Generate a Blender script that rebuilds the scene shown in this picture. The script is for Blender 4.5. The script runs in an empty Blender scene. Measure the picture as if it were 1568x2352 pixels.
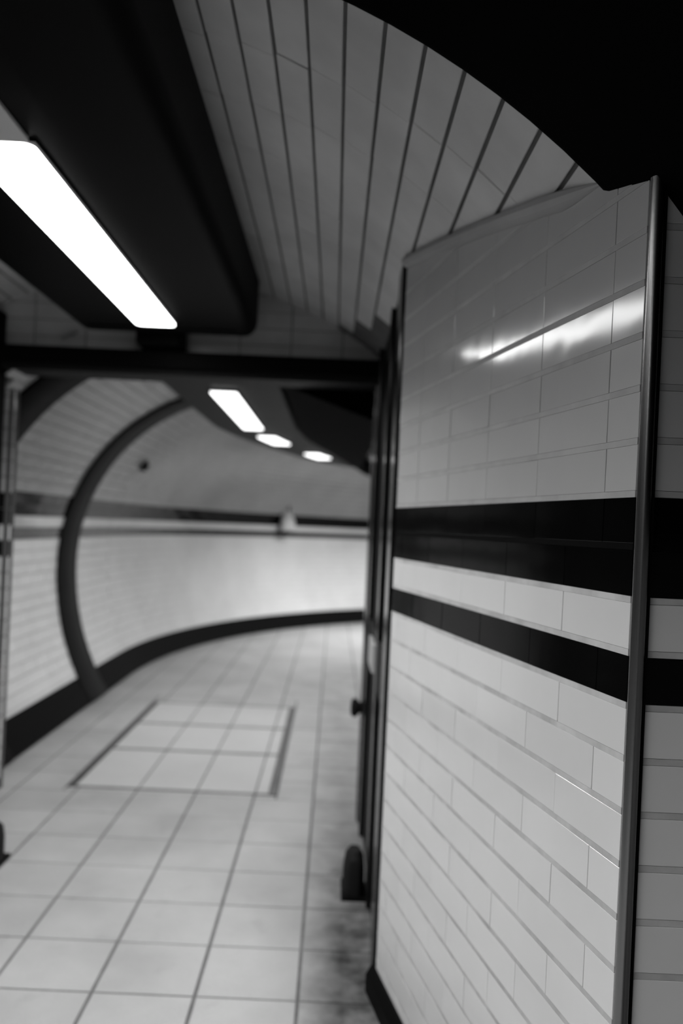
import bpy, bmesh, math, random
from mathutils import Matrix, Vector
random.seed(7)
SC = bpy.context.scene
COL = SC.collection

# ------------------------------------------------------------------ camera
EYE = 1.5
cam_d = bpy.data.cameras.new('camera')
cam = bpy.data.objects.new('camera', cam_d); COL.objects.link(cam)
cam_d.sensor_fit = 'HORIZONTAL'; cam_d.sensor_width = 24.0
cam_d.lens = 1900 / 1568 * 24.0
cam_d.shift_x = 16 / 1568; cam_d.shift_y = 34 / 1568
cam_d.clip_start = 0.02
cam.matrix_world = Matrix.Translation((0, 0, EYE)) @ Matrix.Rotation(math.radians(90), 4, 'X') @ Matrix.Rotation(math.radians(2.55), 4, 'Z')
cam_d.dof.use_dof = True
cam_d.dof.focus_distance = 1.36
cam_d.dof.aperture_fstop = 2.0
SC.camera = cam

# ------------------------------------------------------------------ world, exposure
w = bpy.data.worlds.new('world'); SC.world = w; w.use_nodes = True
w.node_tree.nodes['Background'].inputs[0].default_value = (0, 0, 0, 1)
w.node_tree.nodes['Background'].inputs[1].default_value = 0
SC.view_settings.view_transform = 'Standard'
SC.view_settings.look = 'None'
SC.view_settings.gamma = 1.0
SC.view_settings.use_curve_mapping = False
SC.view_settings.exposure = 1.08
LAMP_NEAR, LAMP_FAR = 3.6, 1.5           # emission of the lit diffusers
BEAM = 6.6                               # watts per metre of tube thrown down by the louvres

# ------------------------------------------------------------------ materials
def mat(name, grey, rough=0.5, metal=0.0, spec=0.5, dirt=0.0, dirt_scale=3.0, wave=0.0, wave_scale=9.0, vary=0.0, grain=0.0, blot=0.0, emit=0.0, coat=0.0, edge=0.0):
    m = bpy.data.materials.new(name); m.use_nodes = True
    nt = m.node_tree; N = nt.nodes; L = nt.links
    b = N['Principled BSDF']
    b.inputs['Base Color'].default_value = (grey, grey, grey, 1)
    b.inputs['Roughness'].default_value = rough
    b.inputs['Metallic'].default_value = metal
    b.inputs['Specular IOR Level'].default_value = spec
    b.inputs['Coat Weight'].default_value = coat
    b.inputs['Coat Roughness'].default_value = 0.06
    if emit:
        b.inputs['Emission Color'].default_value = (1, 1, 1, 1)
        b.inputs['Emission Strength'].default_value = emit
    geo = N.new('ShaderNodeNewGeometry')
    val = None
    def mul(prev, sock):
        if prev is None: return sock
        k = N.new('ShaderNodeMath'); k.operation = 'MULTIPLY'
        L.new(prev, k.inputs[0]); L.new(sock, k.inputs[1]); return k.outputs[0]
    def rng(sock, a0, a1, b0, b1):
        r = N.new('ShaderNodeMapRange'); r.inputs[1].default_value = a0; r.inputs[2].default_value = a1
        r.inputs[3].default_value = b0; r.inputs[4].default_value = b1
        L.new(sock, r.inputs[0]); return r.outputs[0]
    def noise(scale, detail=4, rough_=0.6):
        n = N.new('ShaderNodeTexNoise'); n.inputs['Scale'].default_value = scale
        n.inputs['Detail'].default_value = detail; n.inputs['Roughness'].default_value = rough_
        L.new(geo.outputs['Position'], n.inputs['Vector']); return n.outputs[0]
    if dirt: val = mul(val, rng(noise(dirt_scale), 0.35, 0.7, 1.0, 1.0 - dirt))
    if blot: val = mul(val, rng(noise(6.0, 3, 0.5), 0.62, 0.72, 1.0, 1.0 - blot))
    if grain: val = mul(val, rng(noise(160.0, 2), 0.3, 0.7, 1.0, 1.0 - grain))
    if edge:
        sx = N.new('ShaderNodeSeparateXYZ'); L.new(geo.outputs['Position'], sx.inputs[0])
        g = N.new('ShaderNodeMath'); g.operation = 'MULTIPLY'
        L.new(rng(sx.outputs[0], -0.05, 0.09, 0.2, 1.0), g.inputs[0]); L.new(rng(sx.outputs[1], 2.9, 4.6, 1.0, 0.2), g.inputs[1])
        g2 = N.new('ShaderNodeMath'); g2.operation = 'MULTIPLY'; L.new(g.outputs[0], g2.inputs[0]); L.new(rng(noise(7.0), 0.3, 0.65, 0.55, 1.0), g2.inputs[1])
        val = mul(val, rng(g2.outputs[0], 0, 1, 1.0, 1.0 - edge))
    if vary:
        oi = N.new('ShaderNodeObjectInfo'); val = mul(val, rng(oi.outputs['Random'], 0, 1, 1.0 - vary, 1.0))
    if val is not None:
        v = N.new('ShaderNodeMath'); v.operation = 'MULTIPLY'; v.inputs[1].default_value = grey
        L.new(val, v.inputs[0])
        c = N.new('ShaderNodeCombineColor')
        for i in range(3): L.new(v.outputs[0], c.inputs[i])
        L.new(c.outputs[0], b.inputs['Base Color'])
    if wave:
        bp = N.new('ShaderNodeBump'); bp.inputs['Strength'].default_value = wave; bp.inputs['Distance'].default_value = 0.01
        L.new(noise(wave_scale, 1), bp.inputs['Height']); L.new(bp.outputs[0], b.inputs['Normal'])
        if coat: L.new(bp.outputs[0], b.inputs['Coat Normal'])
    return m

M = {
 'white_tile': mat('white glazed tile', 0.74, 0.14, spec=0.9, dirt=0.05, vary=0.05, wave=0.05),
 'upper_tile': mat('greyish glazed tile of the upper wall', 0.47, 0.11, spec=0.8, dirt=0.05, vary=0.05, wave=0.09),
 'black_tile': mat('black glazed tile', 0.002, 0.12, spec=0.12, vary=0.2, wave=0.05),
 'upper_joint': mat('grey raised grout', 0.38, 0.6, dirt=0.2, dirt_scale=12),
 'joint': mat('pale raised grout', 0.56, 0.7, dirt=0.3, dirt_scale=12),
 'black_joint': mat('black grout', 0.002, 0.8, spec=0.05),
 'grey_tile': mat('dark grey glazed tile', 0.035, 0.2, vary=0.3, wave=0.05),
 'vault_tile': mat('aged ceiling tile', 0.62, 0.35, dirt=0.28, dirt_scale=2.2, vary=0.06),
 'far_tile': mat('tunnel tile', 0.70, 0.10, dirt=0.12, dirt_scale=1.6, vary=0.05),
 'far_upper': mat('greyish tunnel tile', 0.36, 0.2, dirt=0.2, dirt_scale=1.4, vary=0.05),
 'grout': mat('dirty grout bed', 0.10, 0.9, dirt=0.3, dirt_scale=12),
 'dark_grout': mat('sooty grout', 0.10, 0.9, dirt=0.4, dirt_scale=10),
 'far_grout': mat('tunnel grout', 0.40, 0.8, dirt=0.3, dirt_scale=5),
 'floor_tile': mat('terrazzo floor tile', 0.42, 0.38, dirt=0.24, dirt_scale=2.0, grain=0.10, vary=0.07, blot=0.1),
 'cover_tile': mat('terrazzo tile of the access cover', 0.49, 0.38, dirt=0.1, dirt_scale=2.0, grain=0.10, vary=0.04),
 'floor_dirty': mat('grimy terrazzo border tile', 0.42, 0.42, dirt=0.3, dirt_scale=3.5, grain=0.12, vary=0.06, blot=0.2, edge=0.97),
 'floor_grout': mat('dark floor joint', 0.16, 0.9, dirt=0.4, dirt_scale=8),
 'black_paint': mat('black satin paint', 0.003, 0.5, spec=0.03),
 'black_matt': mat('black matt paint', 0.001, 0.8, spec=0.02),
 'dark_paint': mat('dark grey paint', 0.013, 0.5, spec=0.06, dirt=0.3),
 'black_gloss': mat('black gloss paint', 0.003, 0.2, spec=0.3),
 'chrome': mat('brushed steel bead', 0.26, 0.27, metal=1.0),
 'steel': mat('dull steel strip', 0.12, 0.5, metal=0.6, dirt=0.5, dirt_scale=20),
 'brass': mat('pale worn steel', 0.55, 0.35, metal=0.3),
 'plaster': mat('grey painted plaster', 0.36, 0.7, dirt=0.2),
 'pale': mat('pale grey plastic', 0.6, 0.5),
 'shade': mat('dark grey wall paint', 0.16, 0.5),
 'rubber': mat('black rubber', 0.008, 0.8, spec=0.2),
 'lamp': mat('lit diffuser', 0.8, 0.5, emit=LAMP_NEAR),
 'lamp_far': mat('lit tunnel diffuser', 0.8, 0.5, emit=LAMP_FAR),
}

# ------------------------------------------------------------------ helpers
def tag(o, label=None, cat=None, group=None, kind=None):
    if label: o['label'] = label
    if cat: o['category'] = cat
    if group: o['group'] = group
    if kind: o['kind'] = kind
    return o
def mesh(name, verts, faces, m, smooth=False):
    me = bpy.data.meshes.new(name); me.from_pydata([tuple(v) for v in verts], [], faces); me.update()
    me.materials.append(M[m] if isinstance(m, str) else m)
    if smooth: me.polygons.foreach_set('use_smooth', [True] * len(me.polygons))
    return me
def link(name, me, parent=None, mw=None):
    o = bpy.data.objects.new(name, me); COL.objects.link(o)
    if parent is not None: o.parent = parent
    if mw is not None: o.matrix_world = mw if parent is None else mw
    if parent is not None and mw is not None: o.matrix_parent_inverse = Matrix.Identity(4); o.matrix_basis = parent.matrix_world.inverted() @ mw
    return o
def empty(name, loc=(0, 0, 0)):
    o = bpy.data.objects.new(name, None); COL.objects.link(o); o.location = loc; o.matrix_world = Matrix.Translation(loc); return o
class MB:
    """collects shapes into one mesh"""
    def __init__(s): s.v = []; s.f = []
    def add(s, vs, fs):
        k = len(s.v); s.v += [tuple(v) for v in vs]; s.f += [tuple(i + k for i in f) for f in fs]; return s
    def box(s, x0, x1, y0, y1, z0, z1, mw=None, bev=0.0):
        bm = bmesh.new(); bmesh.ops.create_cube(bm, size=1)
        for v in bm.verts: v.co = Vector(((x0 + x1) / 2 + v.co.x * (x1 - x0), (y0 + y1) / 2 + v.co.y * (y1 - y0), (z0 + z1) / 2 + v.co.z * (z1 - z0)))
        if bev: bmesh.ops.bevel(bm, geom=bm.edges[:], offset=bev, segments=2, affect='EDGES', profile=0.5)
        if mw is not None: bm.transform(mw)
        bm.verts.index_update(); s.add([v.co.copy() for v in bm.verts], [[v.index for v in f.verts] for f in bm.faces]); bm.free(); return s
    def sweep(s, rings, closed=True, caps=True):
        n = len(rings[0]); vs = [p for r in rings for p in r]; fs = []
        for i in range(len(rings) - 1):
            for j in range(n if closed else n - 1):
                a = i * n + j; b = i * n + (j + 1) % n; fs.append((a, b, b + n, a + n))
        if caps and closed: fs.append(tuple(range(n))[::-1]); fs.append(tuple(range((len(rings) - 1) * n, len(rings) * n)))
        return s.add(vs, fs)
    def lathe(s, prof, mw, seg=24):
        rings = [[mw @ Vector((r * math.cos(2 * math.pi * k / seg), r * math.sin(2 * math.pi * k / seg), z)) for k in range(seg)] for r, z in prof]
        return s.sweep(rings)
    def build(s, name, m, parent=None, smooth=False):
        me = mesh(name, s.v, s.f, m, smooth)
        bm = bmesh.new(); bm.from_mesh(me); bmesh.ops.recalc_face_normals(bm, faces=bm.faces[:]); bm.to_mesh(me); bm.free()
        if smooth: me.set_sharp_from_angle(angle=math.radians(35))
        o = link(name, me)
        if parent is not None: o.parent = parent; o.matrix_basis = parent.matrix_world.inverted()
        return o

def tile_shape(l, h, t=0.0036, ch=0.0005):
    """glazed tile lying in XY centred on the origin, face towards +Z, pillowed edge"""
    a, b = l / 2, h / 2
    vs = [(-a, -b, -0.004), (a, -b, -0.004), (a, b, -0.004), (-a, b, -0.004),
          (-a, -b, t - ch), (a, -b, t - ch), (a, b, t - ch), (-a, b, t - ch),
          (-a + ch, -b + ch, t), (a - ch, -b + ch, t), (a - ch, b - ch, t), (-a + ch, b - ch, t)]
    fs = [(8, 9, 10, 11)]
    for i in range(4):
        j = (i + 1) % 4
        fs += [(4 + i, 4 + j, 8 + j, 8 + i), (i, j, 4 + j, 4 + i)]
    return vs, fs
_tm = {}
def tile_mesh(l, h, m, t=0.0036, ch=0.0005):
    k = (round(l, 4), round(h, 4), m, t, ch)
    if k not in _tm: _tm[k] = mesh('tile', *tile_shape(l, h, t, ch), m)
    return _tm[k]
def frame(origin, ex, ey, ez):
    mw = Matrix.Identity(4)
    for i, e in enumerate((ex, ey, ez)):
        e = Vector(e).normalized()
        for r in range(3): mw[r][i] = e[r]
    mw.translation = Vector(origin); return mw
def jit(deg):
    return Matrix.Rotation(math.radians(random.gauss(0, deg)), 4, 'X') @ Matrix.Rotation(math.radians(random.gauss(0, deg)), 4, 'Y')

# ------------------------------------------------------------------ dimensions
PITCH = 0.0857                       # tile course
TL = 0.264                           # tile length with joint
BAND = 1.575                         # top of the black dado band
TA = math.atan(0.216)                # angle of the right-hand wall to the passage
P0 = Vector((0.490, 1.324, 0))       # corner with the metal bead
WD = Vector((-math.sin(TA), math.cos(TA), 0)); WN = Vector((-math.cos(TA), -math.sin(TA), 0))
WLEN = 1.410
VC = Vector((-0.945, 0, 0.870)); VR = 1.89      # near vault
YE = 4.26                             # end wall with the portal
TCX, TCZ, TR, TB = -0.72, 1.10, 1.49, 1.77      # far tunnel section
BX, BY, BR = 5.01, 7.9, 5.73          # bend of the far tunnel

def vault_z(x): return VC.z + math.sqrt(max(0, VR ** 2 - (x - VC.x) ** 2))
def path(s):
    """far tunnel centre line from Y=4.36: position and direction"""
    if s < BY - 4.36: return Vector((TCX, 4.36 + s, 0)), Vector((0, 1, 0))
    t = (s - (BY - 4.36)) / BR
    return Vector((BX - BR * math.cos(t), BY + BR * math.sin(t), 0)), Vector((math.sin(t), math.cos(t), 0))
def section(th, off=0.0):
    """th from straight up, positive to the left (outer) side; local (left, z)"""
    x, z = math.sin(th), math.cos(th)
    R = TR - off
    if z >= 0: return R * x, TCZ + R * z
    B = TB - off
    return R * x, TCZ + B * z
def tun(s, th, off=0.0):
    p, d = path(s); l, z = section(th, off)
    left = Vector((-d.y, d.x, 0)); q = p + left * l; q.z = z; return q
TH_FLOOR = math.acos(-TCZ / TB)
S_END = BY - 4.36 + BR * math.radians(100)

def course_mat(z_top):
    """which tile a course carries, by its top edge"""
    n = round((BAND - z_top) / PITCH)
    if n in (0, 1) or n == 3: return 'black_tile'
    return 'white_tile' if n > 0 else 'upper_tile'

# ------------------------------------------------------------------ floor
fl = MB().box(-3.2, 14, -3.2, 20, -0.12, -0.006).build('floor', 'floor_grout')
tag(fl, 'pale square terrazzo floor tiles running through the passage', kind='structure')
FX, FY, FW, FD = -0.05, 2.612, 0.325, 0.318
COVER = (-1.42, -0.255, 4.58, 6.80)
def floor_tiles():
    cnt = 0; rest = MB(); dirty_rest = MB()
    for j in range(-18, 40):
        y0 = FY + j * FD; y1 = y0 + FD
        for i in range(-9, 44):
            x0 = FX + i * FW; x1 = x0 + FW
            xc, yc = (x0 + x1) / 2, (y0 + y1) / 2
            if yc > BY:
                r = math.hypot(xc - BX, yc - BY)
                if not BR - 1.35 < r < BR + 1.35: continue
            elif xc > 0.9 or xc < -2.75 or (yc > 4.4 and xc < -2.2): continue
            rects = [(x0, x1, y0, y1)]
            cx0, cx1, cy0, cy1 = COVER
            if x1 > cx0 and x0 < cx1 and y1 > cy0 and y0 < cy1:       # cut round the access cover
                rects = []
                if x0 < cx0: rects.append((x0, cx0, y0, y1))
                if x1 > cx1: rects.append((cx1, x1, y0, y1))
                xa, xb = max(x0, cx0), min(x1, cx1)
                if y0 < cy0: rects.append((xa, xb, y0, cy0))
                if y1 > cy1: rects.append((xa, xb, cy1, y1))
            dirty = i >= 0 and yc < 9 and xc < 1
            for a, b, c, d in rects:
                if b - a < 0.03 or d - c < 0.03: continue
                gx, gy = 0.0055, 0.004
                l, h = b - a - 2 * gx, d - c - 2 * gy
                mw = Matrix.Translation(((a + b) / 2, (c + d) / 2, -0.009 + random.uniform(-0.0006, 0.0004)))
                seen = 2.1 < yc < 9.2 and abs(xc + 0.04 * yc) < 0.46 * yc and xc < 0.3 and xc > -2.0
                if seen and cnt < 298:
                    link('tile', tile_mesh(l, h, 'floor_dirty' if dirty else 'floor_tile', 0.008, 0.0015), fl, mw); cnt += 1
                else:
                    vs, fs = tile_shape(l, h, 0.008, 0.0015)
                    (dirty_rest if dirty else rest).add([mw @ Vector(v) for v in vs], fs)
    tag(rest.build('far_tiles', 'floor_tile', fl), kind='stuff')
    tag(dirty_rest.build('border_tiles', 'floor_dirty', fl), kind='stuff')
floor_tiles()

# ------------------------------------------------------------------ right-hand tiled wall
z_hi = BAND + 10 * PITCH
core = MB()
a0, a1 = P0 - WN * 0.0 + WD * 0.012, P0 + WD * (WLEN - 0.02)
pts = [P0 + WD * 0.004, P0 + WD * (WLEN - 0.035), P0 + WD * WLEN - WN * 0.035, P0 + WD * WLEN - WN * 0.22, P0 - WN * 0.24]
core.sweep([[Vector((p.x, p.y, z)) for p in pts] for z in (0.0, z_hi)])
wr = core.build('wall_right', 'grout')
tag(wr, 'white glazed tile wall with two black bands on the right', kind='structure')
def bullnose_mesh(h, m, r=0.042):
    k = ('bull', round(h, 4), m)
    if k in _tm: return _tm[k]
    b = MB(); n = 8; ch = 0.002
    rings = []
    for q, (z, o) in enumerate(((-h / 2, -ch), (-h / 2 + ch, 0), (h / 2 - ch, 0), (h / 2, -ch))):
        ring = [Vector((r * math.sin(t), r * math.cos(t) - r, 0)) * 1 + Vector((math.sin(t) * o, math.cos(t) * o, z)) for t in [math.pi / 2 * i / n for i in range(n + 1)]]
        ring += [Vector((0, -r, z))]
        rings.append(ring)
    b.sweep(rings)
    me = mesh('bullnose_tile', b.v, b.f, m, True); me.set_sharp_from_angle(angle=math.radians(40))
    _tm[k] = me; return me
def right_wall_tiles():
    n = -9
    while True:
        z1 = BAND - n * PITCH; z0 = z1 - PITCH
        if z1 < 0.115: break
        if z0 < 0.085: z0 = 0.085
        m = course_mat(z1); h = z1 - z0 - 0.0115
        zc = (z0 + z1) / 2
        full_first = n in (1, 2, 4) or (n > 4 and n % 2 == 0)
        s = 0.0135; e = 0.241 if full_first else 0.109
        end = WLEN - 0.042
        while s < end - 0.004:
            e = min(e, end)
            l = e - s - 0.0022; mid = P0 + WD * ((s + e) / 2)
            if l > 0.01 and z0 < vault_z(mid.x) + 0.05:
                mw = frame((mid.x, mid.y, zc), WD, (0, 0, 1), WN) 
                # the tile lies with its length along the wall
                link('tile', tile_mesh(l, h, m), wr, mw @ Matrix.Rotation(math.radians(-0.45), 4, 'X') @ jit(0.14))
            s = e; e += TL
        c = P0 + WD * end + WN * 0.004
        if z0 < vault_z(c.x) + 0.05:
            o = link('bullnose_tile', bullnose_mesh(h, m), wr, frame((c.x, c.y, zc), WD, WN, WD.cross(WN)))
        if z0 < vault_z(P0.x + WD.x * end) + 0.05:
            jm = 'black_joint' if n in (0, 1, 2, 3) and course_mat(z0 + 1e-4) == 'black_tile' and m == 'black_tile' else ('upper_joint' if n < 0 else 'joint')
            c = P0 + WD * (WLEN - 0.03) / 2 + WD * 0.006
            if n == 0: c = c
            b = MB().box(-(WLEN - 0.05) / 2, (WLEN - 0.05) / 2, -0.0054, 0.0054, -0.003, 0.0032, mw=frame((c.x, c.y, z0), WD, (0, 0, 1), WN))
            b.build('mortar_joint', jm, wr)
        n += 1
right_wall_tiles()

# cornice fillet where the tiled wall meets the vault
rings = []
for i in range(25):
    p = P0 + WD * (0.165 + (WLEN - 0.05 - 0.165) * i / 24); k = min(1.0, 0.15 + i / 3)
    rings.append([Vector((p.x, p.y, vault_z(p.x))) + WN * (0.002 + 0.026 * k * math.cos(t)) + Vector((0, 0, (-0.012 + 0.022 * math.sin(t)) * k)) for t in [2 * math.pi * k / 10 for k in range(10)]])
t2 = MB().sweep(rings).build('trim_1', 'plaster', smooth=True)
tag(t2, 'thin rounded grey fillet along the top of the right tiled wall', kind='structure')

# black baseboard below the tiled wall
prof = [(0, 0), (0.03, 0), (0.03, 0.055), (0.012, 0.084), (0, 0.084)]
bb = MB().sweep([[Vector((p.x, p.y, z)) + WN * o for o, z in prof] for p in (P0 + WD * 0.0, P0 + WD * (WLEN - 0.01))]).build('baseboard_right', 'black_paint')
tag(bb, 'black baseboard under the white tiled wall on the right', kind='structure')

# facing wall to the right of the metal bead
wf = MB().box(P0.x + 0.004, 1.5, P0.y + 0.002, P0.y + 0.06, 0, z_hi).build('wall_front', 'grout')
tag(wf, 'narrow strip of tiled wall facing the passage beside the metal bead', kind='structure')
for n in range(-7, 17):
    z1 = BAND - n * PITCH; z0 = z1 - PITCH
    for k in range(2):
        x0 = P0.x + 0.014 + k * TL; l = TL - 0.003
        h = PITCH - 0.0115
        if k == 0:
            jm = 'black_joint' if course_mat(z1) == 'black_tile' and course_mat(z0) == 'black_tile' else ('upper_joint' if n < 0 else 'joint')
            MB().box(x0, x0 + 0.6, P0.y - 0.0008, P0.y + 0.004, z0 - 0.0051, z0 + 0.0051).build('mortar_joint', jm, wf)
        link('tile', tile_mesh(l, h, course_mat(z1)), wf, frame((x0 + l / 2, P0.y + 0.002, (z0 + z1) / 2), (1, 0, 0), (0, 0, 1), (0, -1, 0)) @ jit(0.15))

# metal corner bead
bead = [(0.0, 0.013), (0.006, 0.0115), (0.0105, 0.007), (0.012, 0.001), (0.0105, -0.005), (0.006, -0.0095), (0.0, -0.011), (-0.008, -0.009), (-0.012, 0), (-0.008, 0.01)]
bc = P0 + Vector((0.002, -0.002, 0))
rings = [[Vector((bc.x + math.cos(t) * 0.0118, bc.y + math.sin(t) * 0.0118, z)) for t in [2 * math.pi * k / 20 for k in range(20)]] for z in (0.0, vault_z(P0.x) - 0.02)]
bd = MB().sweep(rings).build('trim_2', 'chrome', smooth=True)
tag(bd, 'rounded metal corner bead between the two tiled wall faces', kind='structure')
fm = MB()
fm.box(bc.x + 0.0108, bc.x + 0.0145, bc.y - 0.0065, bc.y + 0.006, 0.0, vault_z(P0.x) + 0.03)
d1 = bc + WD * 0.0105
fm.build('flange', 'black_paint', bd)

# ------------------------------------------------------------------ near vault
SK = -0.22
def vp(ang, y, r=VR): return Vector((VC.x + r * math.sin(ang), y, VC.z + r * math.cos(ang)))
A_L, A_R = math.radians(-68), math.radians(60)
rings = []
for i in range(49):
    a = A_L + (A_R - A_L) * i / 48
    rings.append([vp(a, 1.2), vp(a, YE + 0.1), vp(a, YE + 0.1, VR + 0.08), vp(a, 1.2, VR + 0.08)])
ce = MB().sweep(rings).build('ceiling', 'dark_grout', smooth=True)
tag(ce, 'curved ceiling vault of long grey tiles beside the black trunking', kind='structure')
APITCH = math.radians(2.795); AOFF = math.radians(18.03)
TRANS = 0.28
for i in range(-22, 13):
    a = AOFF + (i + 0.5) * APITCH
    if -0.22 < a < 0.22 or a < math.radians(-46): continue
    w_ = VR * APITCH - 0.0095
    for j in range(-1, 12):
        y0 = 1.905 + j * TRANS; y1 = y0 + TRANS
        if j == -1: y0 -= 0.22
        c = vp(a, 0, VR); skew = SK * (c.x + 0.04)
        y0 += skew; y1 += skew
        y1 = min(y1, YE + 0.05)
        if y1 - y0 < 0.04 or y1 < 1.5 or y0 < 1.2: continue
        if a > 0 and c.x > 0.776 - 0.216 * y1 + 0.16: continue       # behind the right-hand wall
        inward = Vector((-math.sin(a), 0, -math.cos(a)))
        mw = frame((c.x, (y0 + y1) / 2, c.z), (0, 1, 0), inward.cross(Vector((0, 1, 0))), inward)
        link('tile', tile_mesh(y1 - y0 - 0.003, w_, 'vault_tile', 0.005, 0.0015), ce, mw @ jit(0.25))

# black arch nearest the viewer
AE = 1.592
rings = []
for i in range(61):
    a = math.radians(-80) + math.radians(150) * i / 60
    x = VC.x + VR * math.sin(a); y = AE + SK * x
    prof = [(-3.2, VR - 0.016), (y - 0.03, VR - 0.016), (y - 0.012, VR - 0.013), (y - 0.003, VR - 0.007), (y, VR), (y, VR + 0.1), (-3.2, VR + 0.1)]
    rings.append([vp(a, yy, r) for yy, r in prof])
ar = MB().sweep(rings).build('trim_3', 'black_matt', smooth=True)
tag(ar, 'black arch band of the ceiling overhead in front of the tiled vault', kind='structure')

# near walls that close the passage
rings = []
for i in range(13):
    z = 1.62 * i / 12
    x = VC.x - math.sqrt(VR ** 2 - (z - VC.z) ** 2)
    rings.append([Vector((x, -3.2, z)), Vector((x, YE + 0.1, z)), Vector((x - 0.08, YE + 0.1, z)), Vector((x - 0.08, -3.2, z))])
wl = MB().sweep(rings).build('wall_left', 'shade', smooth=True)
tag(wl, 'curved dark wall on the near left, out of frame', kind='structure')
o = MB().box(0.86, 0.92, -3.2, P0.y, 0, 1.7).build('wall_side', 'shade'); tag(o, 'plain dark side wall behind the viewer', kind='structure')
o = MB().box(-2.9, 1.0, -3.26, -3.2, 0, 2.8).build('wall_rear', 'shade'); tag(o, 'dark end wall behind the viewer', kind='structure')

# ------------------------------------------------------------------ end wall over the portal
HB, HT = 2.24, 2.35                   # header
wb = MB(); wb.box(-2.9, 0.95, YE, YE + 0.1, HT - 0.05, 2.80); wb.box(-2.9, -1.80, YE, YE + 0.1, 0, HT - 0.05); wb.box(0.28, 0.95, YE, YE + 0.1, 0, HT - 0.05)
wb = wb.build('wall_back', 'dark_grout')
tag(wb, 'grey tiled end wall above the black header beam', kind='structure')
for r in range(5):
    z0 = HT + r * PITCH - 0.02; z1 = z0 + PITCH
    for k in range(-9, 2):
        x0 = k * TL; x1 = x0 + TL
        xm = min(max(VC.x, x0), x1)
        if z0 > vault_z(xm) or x0 < -2.6: continue
        if z0 > min(vault_z(x0), vault_z(x1)) + 0.14: continue
        link('tile', tile_mesh(TL - 0.005, PITCH - 0.004, 'vault_tile', 0.006, 0.0015), wb, frame(((x0 + x1) / 2, YE, (z0 + z1) / 2), (1, 0, 0), (0, 0, 1), (0, -1, 0)) @ jit(0.2))

# portal frame
pf = empty('door_1', (-0.78, YE, 0)); tag(pf, 'black steel portal frame crossing the passage under the end wall', kind='structure')
MB().box(-1.83, 0.30, YE - 0.09, YE + 0.12, HB + 0.02, HT, bev=0.008).build('header', 'black_paint', pf)
MB().box(-1.83, 0.30, YE - 0.06, YE + 0.16, HB - 0.008, HB + 0.03, bev=0.006).build('header_lip', 'dark_paint', pf)
MB().box(-1.86, -1.73, YE - 0.09, YE + 0.02, 0, 2.52, bev=0.006).build('jamb', 'black_paint', pf)
MB().box(0.176, 0.30, YE - 0.05, YE + 0.10, 0, HB, bev=0.008).build('jamb', 'black_gloss', pf)
MB().lathe([(0.0, 0.0), (0.028, 0.0), (0.03, 0.012), (0.045, 0.02), (0.048, 0.04), (0.036, 0.052), (0, 0.055)], frame((0.178, YE, 0.575), (0, 1, 0), (0, 0, 1), (-1, 0, 0))).build('rubber_stop', 'rubber', pf, True)

# black steel door leaf standing along the passage beyond the tiled wall
dl = empty('door_2', (0.2, 3.5, 0)); tag(dl, 'black steel side door between the tiled corner and the portal', kind='structure')
MB().box(0.205, 0.25, 2.86, YE - 0.05, 0.0, 2.42).build('panel', 'black_paint', dl)
MB().box(0.186, 0.26, 2.70, 2.88, 0.0, 2.40, bev=0.008).build('stile', 'black_gloss', dl)
MB().box(0.188, 0.26, 3.26, 3.36, 0.0, 2.42, bev=0.008).build('stile', 'black_gloss', dl)
MB().box(0.184, 0.26, 4.02, 4.20, 0.0, 2.42, bev=0.008).build('stile', 'black_gloss', dl)
MB().box(0.192, 0.25, 2.88, 4.04, 0.86, 1.06, bev=0.006).build('lock_rail', 'dark_paint', dl)
lk = MB().box(0.178, 0.20, 3.42, 3.72, 0.90, 1.02, bev=0.004).build('lock_plate', 'brass', dl); tag(lk, 'pale metal lock plate')

# floor guards either side of the portal
def guard(name, loc, label, sx):
    g = empty(name, loc); tag(g, label, 'guard')
    rings = []
    for z, k in ((0, 1.0), (0.10, 1.0), (0.15, 0.86), (0.175, 0.5)):
        rings.append([Vector((loc[0] + sx * 0.045 * k * math.cos(t) * (abs(math.cos(t)) ** -0.35 if abs(math.cos(t)) > .05 else 1), loc[1] + 0.085 * k * math.sin(t), z)) for t in [2 * math.pi * q / 20 for q in range(20)]])
    MB().sweep(rings).build('body', 'rubber', g, True)
    MB().box(loc[0] - 0.05, loc[0] + 0.05, loc[1] - 0.10, loc[1] + 0.10, 0, 0.012, bev=0.003).build('base_plate', 'black_paint', g)
guard('floor_guard', (0.142, 3.42, 0), 'small rounded black floor guard at the foot of the side door', 1)
guard('floor_guard', (-1.40, 3.52, 0), 'small rounded black floor guard at the left edge of the passage floor', 1)

# ------------------------------------------------------------------ near trunking and lamps
TX0, TX1, TZ = -1.30, -0.42, 2.41
def trunk_profile(x0, x1, z0, z1, r):
    pts = [(x0, z1)]
    for k in range(7): t = math.pi / 2 * k / 6; pts.append((x0 + r - r * math.cos(t), z0 + r - r * math.sin(t)))
    for k in range(7): t = math.pi / 2 * k / 6; pts.append((x1 - r + r * math.sin(t), z0 + r - r * math.cos(t)))
    pts.append((x1, z1)); return pts
tr = empty('cable_trunking', (-0.86, 1.0, TZ)); tag(tr, 'wide black trunking box under the vault carrying the large lit lamp', 'trunking')
pr = trunk_profile(TX0, TX1, TZ, 2.68, 0.07)
MB().sweep([[Vector((x, y, z)) for x, z in pr] for y in (-3.0, 4.04)]).build('housing', 'black_paint', tr, True)
pr2 = trunk_profile(TX0 + .008, TX1 - .008, TZ + .008, 2.675, 0.062)
MB().sweep([[Vector((x, y, z)) for x, z in pr2] for y in (4.04, 4.08)]).build('end_cap', 'black_paint', tr, True)
MB().box(-1.02, -0.80, 4.07, YE - 0.01, 2.36, 2.50, bev=0.01).build('conduit_box', 'black_paint', tr)
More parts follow.
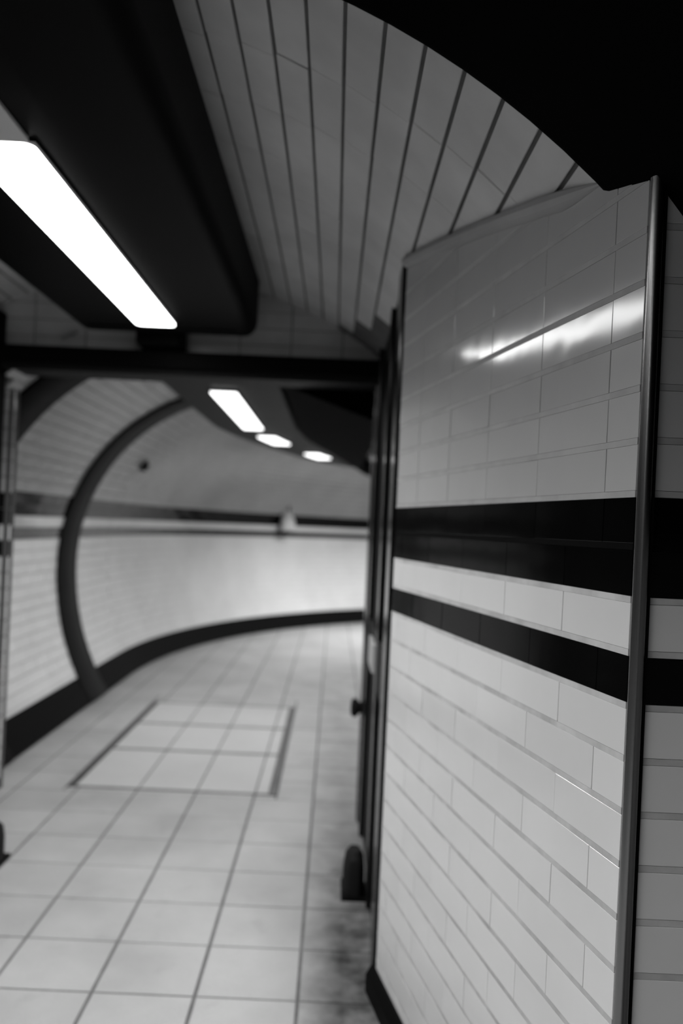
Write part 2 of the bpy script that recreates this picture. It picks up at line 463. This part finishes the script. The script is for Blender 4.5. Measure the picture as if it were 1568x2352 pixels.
for y in (3.93,):
    MB().box(TX0 + 0.09, TX1 - 0.09, y - 0.006, y + 0.006, TZ - 0.004, TZ).build('joint_strip', 'black_gloss', tr)
LX0, LX1 = -0.958, -0.778
def louvre_light(root, loc, length, width, rz=0.0, gain=1.0):
    d = bpy.data.lights.new('lamp_tube', 'AREA'); d.shape = 'RECTANGLE'; d.size = width; d.size_y = length
    d.energy = BEAM * length * gain; d.spread = math.radians(140)
    o = bpy.data.objects.new('lamp_tube', d); COL.objects.link(o)
    o.parent = root; o.matrix_basis = root.matrix_world.inverted() @ Matrix.Translation(loc) @ Matrix.Rotation(rz, 4, 'Z')
def near_lamp(y0, y1, label, gain=1.0):
    r = empty('ceiling_light', ((LX0 + LX1) / 2, (y0 + y1) / 2, TZ)); tag(r, label, 'lamp')
    MB().box(LX0 - 0.012, LX1 + 0.012, y0 - 0.01, y1 + 0.01, TZ - 0.006, TZ - 0.0005, bev=0.002).build('tray', 'black_paint', r)
    # diffuser with rounded corners
    n = 6; q = 0.03; ring = []
    for cx, cy, a in ((LX1 - q, y1 - q, 0), (LX0 + q, y1 - q, 90), (LX0 + q, y0 + q, 180), (LX1 - q, y0 + q, 270)):
        for k in range(n + 1):
            t = math.radians(a + 90 * k / n); ring.append((cx + q * math.cos(t), cy + q * math.sin(t)))
    MB().sweep([[Vector((x, y, z)) for x, y in ring] for z in (TZ - 0.004, TZ - 0.014)]).build('diffuser', 'lamp', r)
    louvre_light(r, ((LX0 + LX1) / 2, (y0 + y1) / 2, TZ - 0.018), y1 - y0 - 0.04, LX1 - LX0 - 0.04, gain=gain)
near_lamp(2.02, 3.85, 'long lit lamp panel set in the near black trunking', 1.2)
near_lamp(-0.20, 1.72, 'lit lamp panel overhead in the trunking, out of frame', 0.75)
near_lamp(-2.6, -0.5, 'lit lamp panel in the trunking behind the viewer', 1.2)
gp = MB().box(LX0, LX1, 1.74, 2.0, TZ - 0.014, TZ - 0.0005, bev=0.004).build('cover_plate', 'pale')
tag(gp, 'pale grey cover plate at the near end of the large lamp', 'cover')

# ------------------------------------------------------------------ far curved tunnel
def steps(s0, s1, ds=0.22):
    n = max(2, int((s1 - s0) / ds) + 1); return [s0 + (s1 - s0) * i / n for i in range(n + 1)]
def shell(name, t0, t1, m, label, nth=26):
    rings = []
    for s in steps(0.0, S_END):
        inn = [tun(s, t0 + (t1 - t0) * i / nth) for i in range(nth + 1)]
        out = [tun(s, t0 + (t1 - t0) * i / nth, -0.08) for i in range(nth + 1)]
        rings.append(inn + out[::-1])
    o = MB().sweep(rings).build(name, m, smooth=True); tag(o, label, kind='structure'); return o
wo = shell('wall_outer', 0.0, TH_FLOOR, 'far_grout', 'pale tiled outer wall of the curving tunnel beyond the portal')
wi = shell('wall_inner', -TH_FLOOR, 0.0, 'far_tile', 'pale inner wall of the curving tunnel, hidden behind the side door')
# tunnel end beyond the bend
pe, de = path(S_END)
rg = [tun(S_END, TH_FLOOR - 2 * TH_FLOOR * i / 30) for i in range(31)]
o = MB().sweep([rg, [p + de * 0.1 for p in rg]]).build('wall_end', 'plaster'); tag(o, 'plain end of the tunnel out of sight round the bend', kind='structure')

# courses: arc length table of the section
tab = [(0.0, 0.0)]
NT = 2000; px, pz = section(0.0)
for i in range(1, NT + 1):
    th = TH_FLOOR * i / NT; x, z = section(th); tab.append((tab[-1][0] + math.hypot(x - px, z - pz), th)); px, pz = x, z
def th_at(arc):
    lo, hi = 0, NT
    while hi - lo > 1:
        mid = (lo + hi) // 2
        if tab[mid][0] < arc: lo = mid
        else: hi = mid
    return tab[lo][1]
arc_band = next(a for a, th in tab if section(th)[1] < 1.645)
arc_skirt = next(a for a, th in tab if section(th)[1] < 0.20)
RINGS = [(0.18, 0.64), (2.24, 2.70)]     # dark ribs, along the path
def outer_tiles():
    cand = []
    n0 = int(arc_band / PITCH)
    for n in range(-n0 + 5, 25):
        a0 = arc_band + n * PITCH; a1 = min(a0 + PITCH, arc_skirt)
        if a1 - a0 < 0.02: break
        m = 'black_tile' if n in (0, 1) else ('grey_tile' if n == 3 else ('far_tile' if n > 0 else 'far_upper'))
        ta, tb, tc = th_at(a0), th_at(a1), th_at((a0 + a1) / 2)
        kk = 0
        while True:
            s0 = (kk - (0.5 if n % 2 else 0)) * TL; kk += 1
            s1 = s0 + TL
            if s1 > S_END - 0.3: break
            for r0, r1 in RINGS:                       # cut the courses at the ribs
                if s0 < r0 < s1: s1 = r0 + 0.004
                elif s0 < r1 < s1: s0 = r1 - 0.004
            sm = (s0 + s1) / 2
            if s1 - s0 < 0.02: continue
            if sm < 0 or any(r0 < sm < r1 for r0, r1 in RINGS): continue
            pa, pb = tun(sm, ta), tun(sm, tb)
            c = (pa + pb) / 2
            ey = (pa - pb).normalized()
            d = path(sm)[1]
            nrm = d.cross(ey).normalized()
            p = path(sm)[0]; p.z = TCZ
            if nrm.dot(p - c) < 0: nrm = -nrm
            c = c + nrm * 0.004
            ex = ey.cross(nrm)
            wid = (tun(s1, tc) - tun(s0, tc)).length
            cand.append((c, frame(c, ex, ey, nrm) @ jit(0.25), wid - 0.0025, a1 - a0 - (0.001 if n in (0, 1) else 0.0035), m))
    def rank(q):
        c = q[0]; ax, bz = c.x / c.y, (EYE - c.z) / c.y
        vis = -0.40 < ax < 0.042 and -0.175 < bz
        return (0 if vis else 1, c.y)
    cand.sort(key=rank)
    rest = {}
    for i, (c, mw, l, h, m) in enumerate(cand):
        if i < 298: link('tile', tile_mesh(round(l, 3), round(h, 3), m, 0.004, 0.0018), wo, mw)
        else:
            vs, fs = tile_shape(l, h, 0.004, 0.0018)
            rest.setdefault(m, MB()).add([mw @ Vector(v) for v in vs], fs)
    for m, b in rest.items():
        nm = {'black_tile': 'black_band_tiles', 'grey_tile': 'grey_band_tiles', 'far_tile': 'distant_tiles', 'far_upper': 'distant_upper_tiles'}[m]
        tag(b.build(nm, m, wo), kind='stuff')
outer_tiles()

def rib(name, r0, r1, m, label, th1=TH_FLOOR):
    rings = []
    for i in range(61):
        th = -th1 + 2 * th1 * i / 60
        prof = [(r0, -0.01), (r0, 0.022), (r0 + 0.012, 0.03), (r1 - 0.012, 0.03), (r1, 0.022), (r1, -0.01)]
        rings.append([tun(s, th, o) for s, o in prof])
    o = MB().sweep(rings).build(name, m, smooth=True); tag(o, label, kind='structure')
rib('trim_4', *RINGS[0], 'black_paint', 'black tunnel rib just behind the portal, seen at upper left')
rib('trim_5', *RINGS[1], 'dark_paint', 'dark curved rib arching up the tunnel wall beyond the portal')

# baseboard round the outer wall
rings = []
thk = [th_at(arc_skirt + (tab[-1][0] - arc_skirt) * i / 4) for i in range(5)]
for s in steps(0.0, S_END, 0.15):
    inn = [tun(s, th, 0.022 if i else 0.012) for i, th in enumerate(thk)]
    out = [tun(s, th, -0.01) for th in thk]
    rings.append(inn + out[::-1])
o = MB().sweep(rings).build('baseboard_left', 'black_paint', smooth=True)
tag(o, 'tall black baseboard curving round the outer tunnel wall', kind='structure')

# tiled pier at the left edge, just behind the portal
pc = Vector((-1.745, 4.42, 0))
pm = MB().box(-2.3, pc.x - 0.004, pc.y + 0.004, pc.y + 0.10, 0, 2.75).build('wall_pier', 'grout')
tag(pm, 'narrow tiled pier edge with black bands at the left of the portal', kind='structure')
for n in range(-13, 18):
    z1 = 1.605 - n * PITCH; z0 = z1 - PITCH
    if z0 < 0.04: continue
    m = 'black_tile' if n in (0, 1, 3) else ('white_tile' if n > 0 else 'upper_tile')
    link('bullnose_tile', bullnose_mesh(PITCH - 0.006, m), pm, frame((pc.x - 0.042, pc.y, (z0 + z1) / 2), (1, 0, 0), (0, -1, 0), (0, 0, -1)))
    link('tile', tile_mesh(TL - 0.003, PITCH - 0.006, m), pm, frame((pc.x - 0.042 - TL / 2, pc.y + 0.0, (z0 + z1) / 2), (1, 0, 0), (0, 0, 1), (0, -1, 0)))

# trunking in the far tunnel
FZ = 2.30
def drift(s):
    k = min(max((s - 2.4) / 2.5, 0), 1); return 0.30 * k * k * (3 - 2 * k)      # the trunking cuts the corner of the bend
def swept_box(s0, s1, l0, l1, z0, z1, r=0.03):
    pf_ = trunk_profile(-l1, -l0, z0, z1, r)
    rings = []
    for s in steps(s0, s1, 0.2):
        p, d = path(s); right = Vector((d.y, -d.x, 0))
        rings.append([p + right * (x + drift(s)) + Vector((0, 0, z)) for x, z in pf_])
    return MB().sweep(rings)
def duct_box(s0, s1, lr, z0, z1, r=0.05):
    rings = []
    for s in steps(s0, s1, 0.2):
        p, d = path(s); right = Vector((d.y, -d.x, 0))
        rings.append([p + right * x + Vector((0, 0, z)) for x, z in ((0.40 + drift(s), z1), (0.42 + drift(s), z1 - 0.03), (lr - 0.03, z0), (lr, z0 + 0.02), (lr, z0 + 0.12), (0.40 + drift(s), z1 + 0.05))])
    return MB().sweep(rings)
ft = swept_box(0.1, S_END - 0.2, -0.37, 0.34, FZ, 2.40).build('tunnel_trunking', 'dark_paint', smooth=True)
tag(ft, 'dark trunking curving along the tunnel ceiling with a row of lamps', 'trunking')
fd = duct_box(0.1, S_END - 0.2, 0.96, 2.07, 2.28).build('cable_duct', 'black_matt', smooth=True)
tag(fd, 'second black duct beside the lamp trunking in the far tunnel', 'duct')

def far_lamp(s0, s1, label, gain=1.0):
    p, d = path((s0 + s1) / 2); right = Vector((d.y, -d.x, 0))
    r = empty('tunnel_light', (p.x, p.y, FZ)); tag(r, label, 'lamp', 'lamps along the tunnel ceiling')
    swept_box(s0 - .02, s1 + .02, -0.10, 0.08, FZ - 0.012, FZ - 0.0005, 0.004).build('tray', 'dark_paint', r)
    swept_box(s0, s1, -0.09, 0.07, FZ - 0.026, FZ - 0.012, 0.006).build('diffuser', 'lamp_far', r)
    c = p + right * drift((s0 + s1) / 2)
    louvre_light(r, (c.x, c.y, FZ - 0.03), s1 - s0, 0.12, -math.atan2(d.x, d.y), gain)
far_lamp(0.66, 2.5, 'longest far lamp, first beyond the header beam')
far_lamp(3.12, 3.70, 'short lamp second beyond the header beam')
far_lamp(4.78, 5.3, 'small lamp third along the bend of the tunnel', 2.0)
far_lamp(6.6, 8.1, 'lamp out of sight round the bend, fourth along the tunnel', 2.7)
far_lamp(9.1, 10.6, 'lamp out of sight round the bend, fifth along the tunnel', 2.2)

# small fittings on the outer wall
s_c = 8.02 - 4.36
th_c = math.acos((2.02 - TCZ) / TR)
c = tun(s_c, th_c, 0.0); p, d = path(s_c); p.z = TCZ; nrm = (p - c).normalized()
dm = empty('dome_camera', c); tag(dm, 'small dark round dome fixed high on the tunnel wall beside the rib', 'camera')
MB().lathe([(0, 0), (0.065, 0), (0.068, 0.015), (0.055, 0.024), (0, 0.024)], frame(c, d, nrm.cross(d), nrm)).build('mount', 'dark_paint', dm, True)
MB().lathe([(0.05, 0.022), (0.046, 0.045), (0.03, 0.064), (0.0, 0.072)], frame(c, d, nrm.cross(d), nrm)).build('dome', 'black_gloss', dm, True)

t_s = math.atan2(12.17 - BY, BX + 0.79)
s_s = BY - 4.36 + BR * t_s
p, d = path(s_s); nrm = Vector((d.y, -d.x, 0)); c = tun(s_s, math.acos((1.5 - TCZ) / TR)) + nrm * 0.02
sp = empty('wall_speaker', (c.x, c.y, 1.40)); tag(sp, 'pale tapered fitting on the far wall band below the lamps', 'fitting')
mw = frame((c.x, c.y, 1.40), d, nrm, (0, 0, 1))
rings = []
for z, k, dp in ((0, 0.12, 0.13), (0.04, 0.145, 0.16), (0.16, 0.135, 0.15), (0.28, 0.085, 0.11), (0.36, 0.05, 0.07)):
    rings.append([mw @ Vector((k * math.cos(t), dp * (0.5 + 0.5 * math.sin(t)), z)) for t in [2 * math.pi * q / 20 for q in range(20)]])
MB().sweep(rings).build('horn', 'pale', sp, True)
MB().box(0.05, 0.085, 0.0, 0.10, 0.16, 0.46, mw=mw @ Matrix.Rotation(math.radians(-12), 4, 'Y'), bev=0.004).build('bracket', 'dark_paint', sp)
MB().box(-0.12, 0.12, -0.01, 0.14, -0.03, 0.002, mw=mw, bev=0.004).build('base', 'dark_paint', sp)

# ------------------------------------------------------------------ access cover in the floor
cx0, cx1, cy0, cy1 = COVER
ac = empty('access_cover', ((cx0 + cx1) / 2, (cy0 + cy1) / 2, 0)); tag(ac, 'rectangular tiled access cover with dark metal side edges in the floor', 'cover')
for x0, x1 in ((cx0, cx0 + 0.04), (cx1 - 0.04, cx1)):
    tag(MB().box(x0, x1, cy0, cy1, -0.015, 0.003, bev=0.001).build('edge_strip', 'steel', ac), 'dark metal edge strip')
ys = [cy0, 5.38, 6.08, cy1]
for y in ys:
    ya = min(max(y - 0.012, cy0), cy1 - 0.024)
    MB().box(cx0 + 0.041, cx1 - 0.041, ya, ya + 0.024, -0.015, 0.0005).build('cross_strip', 'floor_grout', ac)
xs = [cx0 + 0.043, -1.025, -0.70, -0.375, cx1 - 0.043]
for a, b in zip(ys[:-1], ys[1:]):
    ya, yb = a + 0.026, b - 0.014
    for x0, x1 in zip(xs[:-1], xs[1:]):
        link('tile', tile_mesh(x1 - x0 - 0.009, yb - ya - 0.003, 'cover_tile', 0.008, 0.0015), ac, Matrix.Translation(((x0 + x1) / 2, (ya + yb) / 2, -0.0085)))
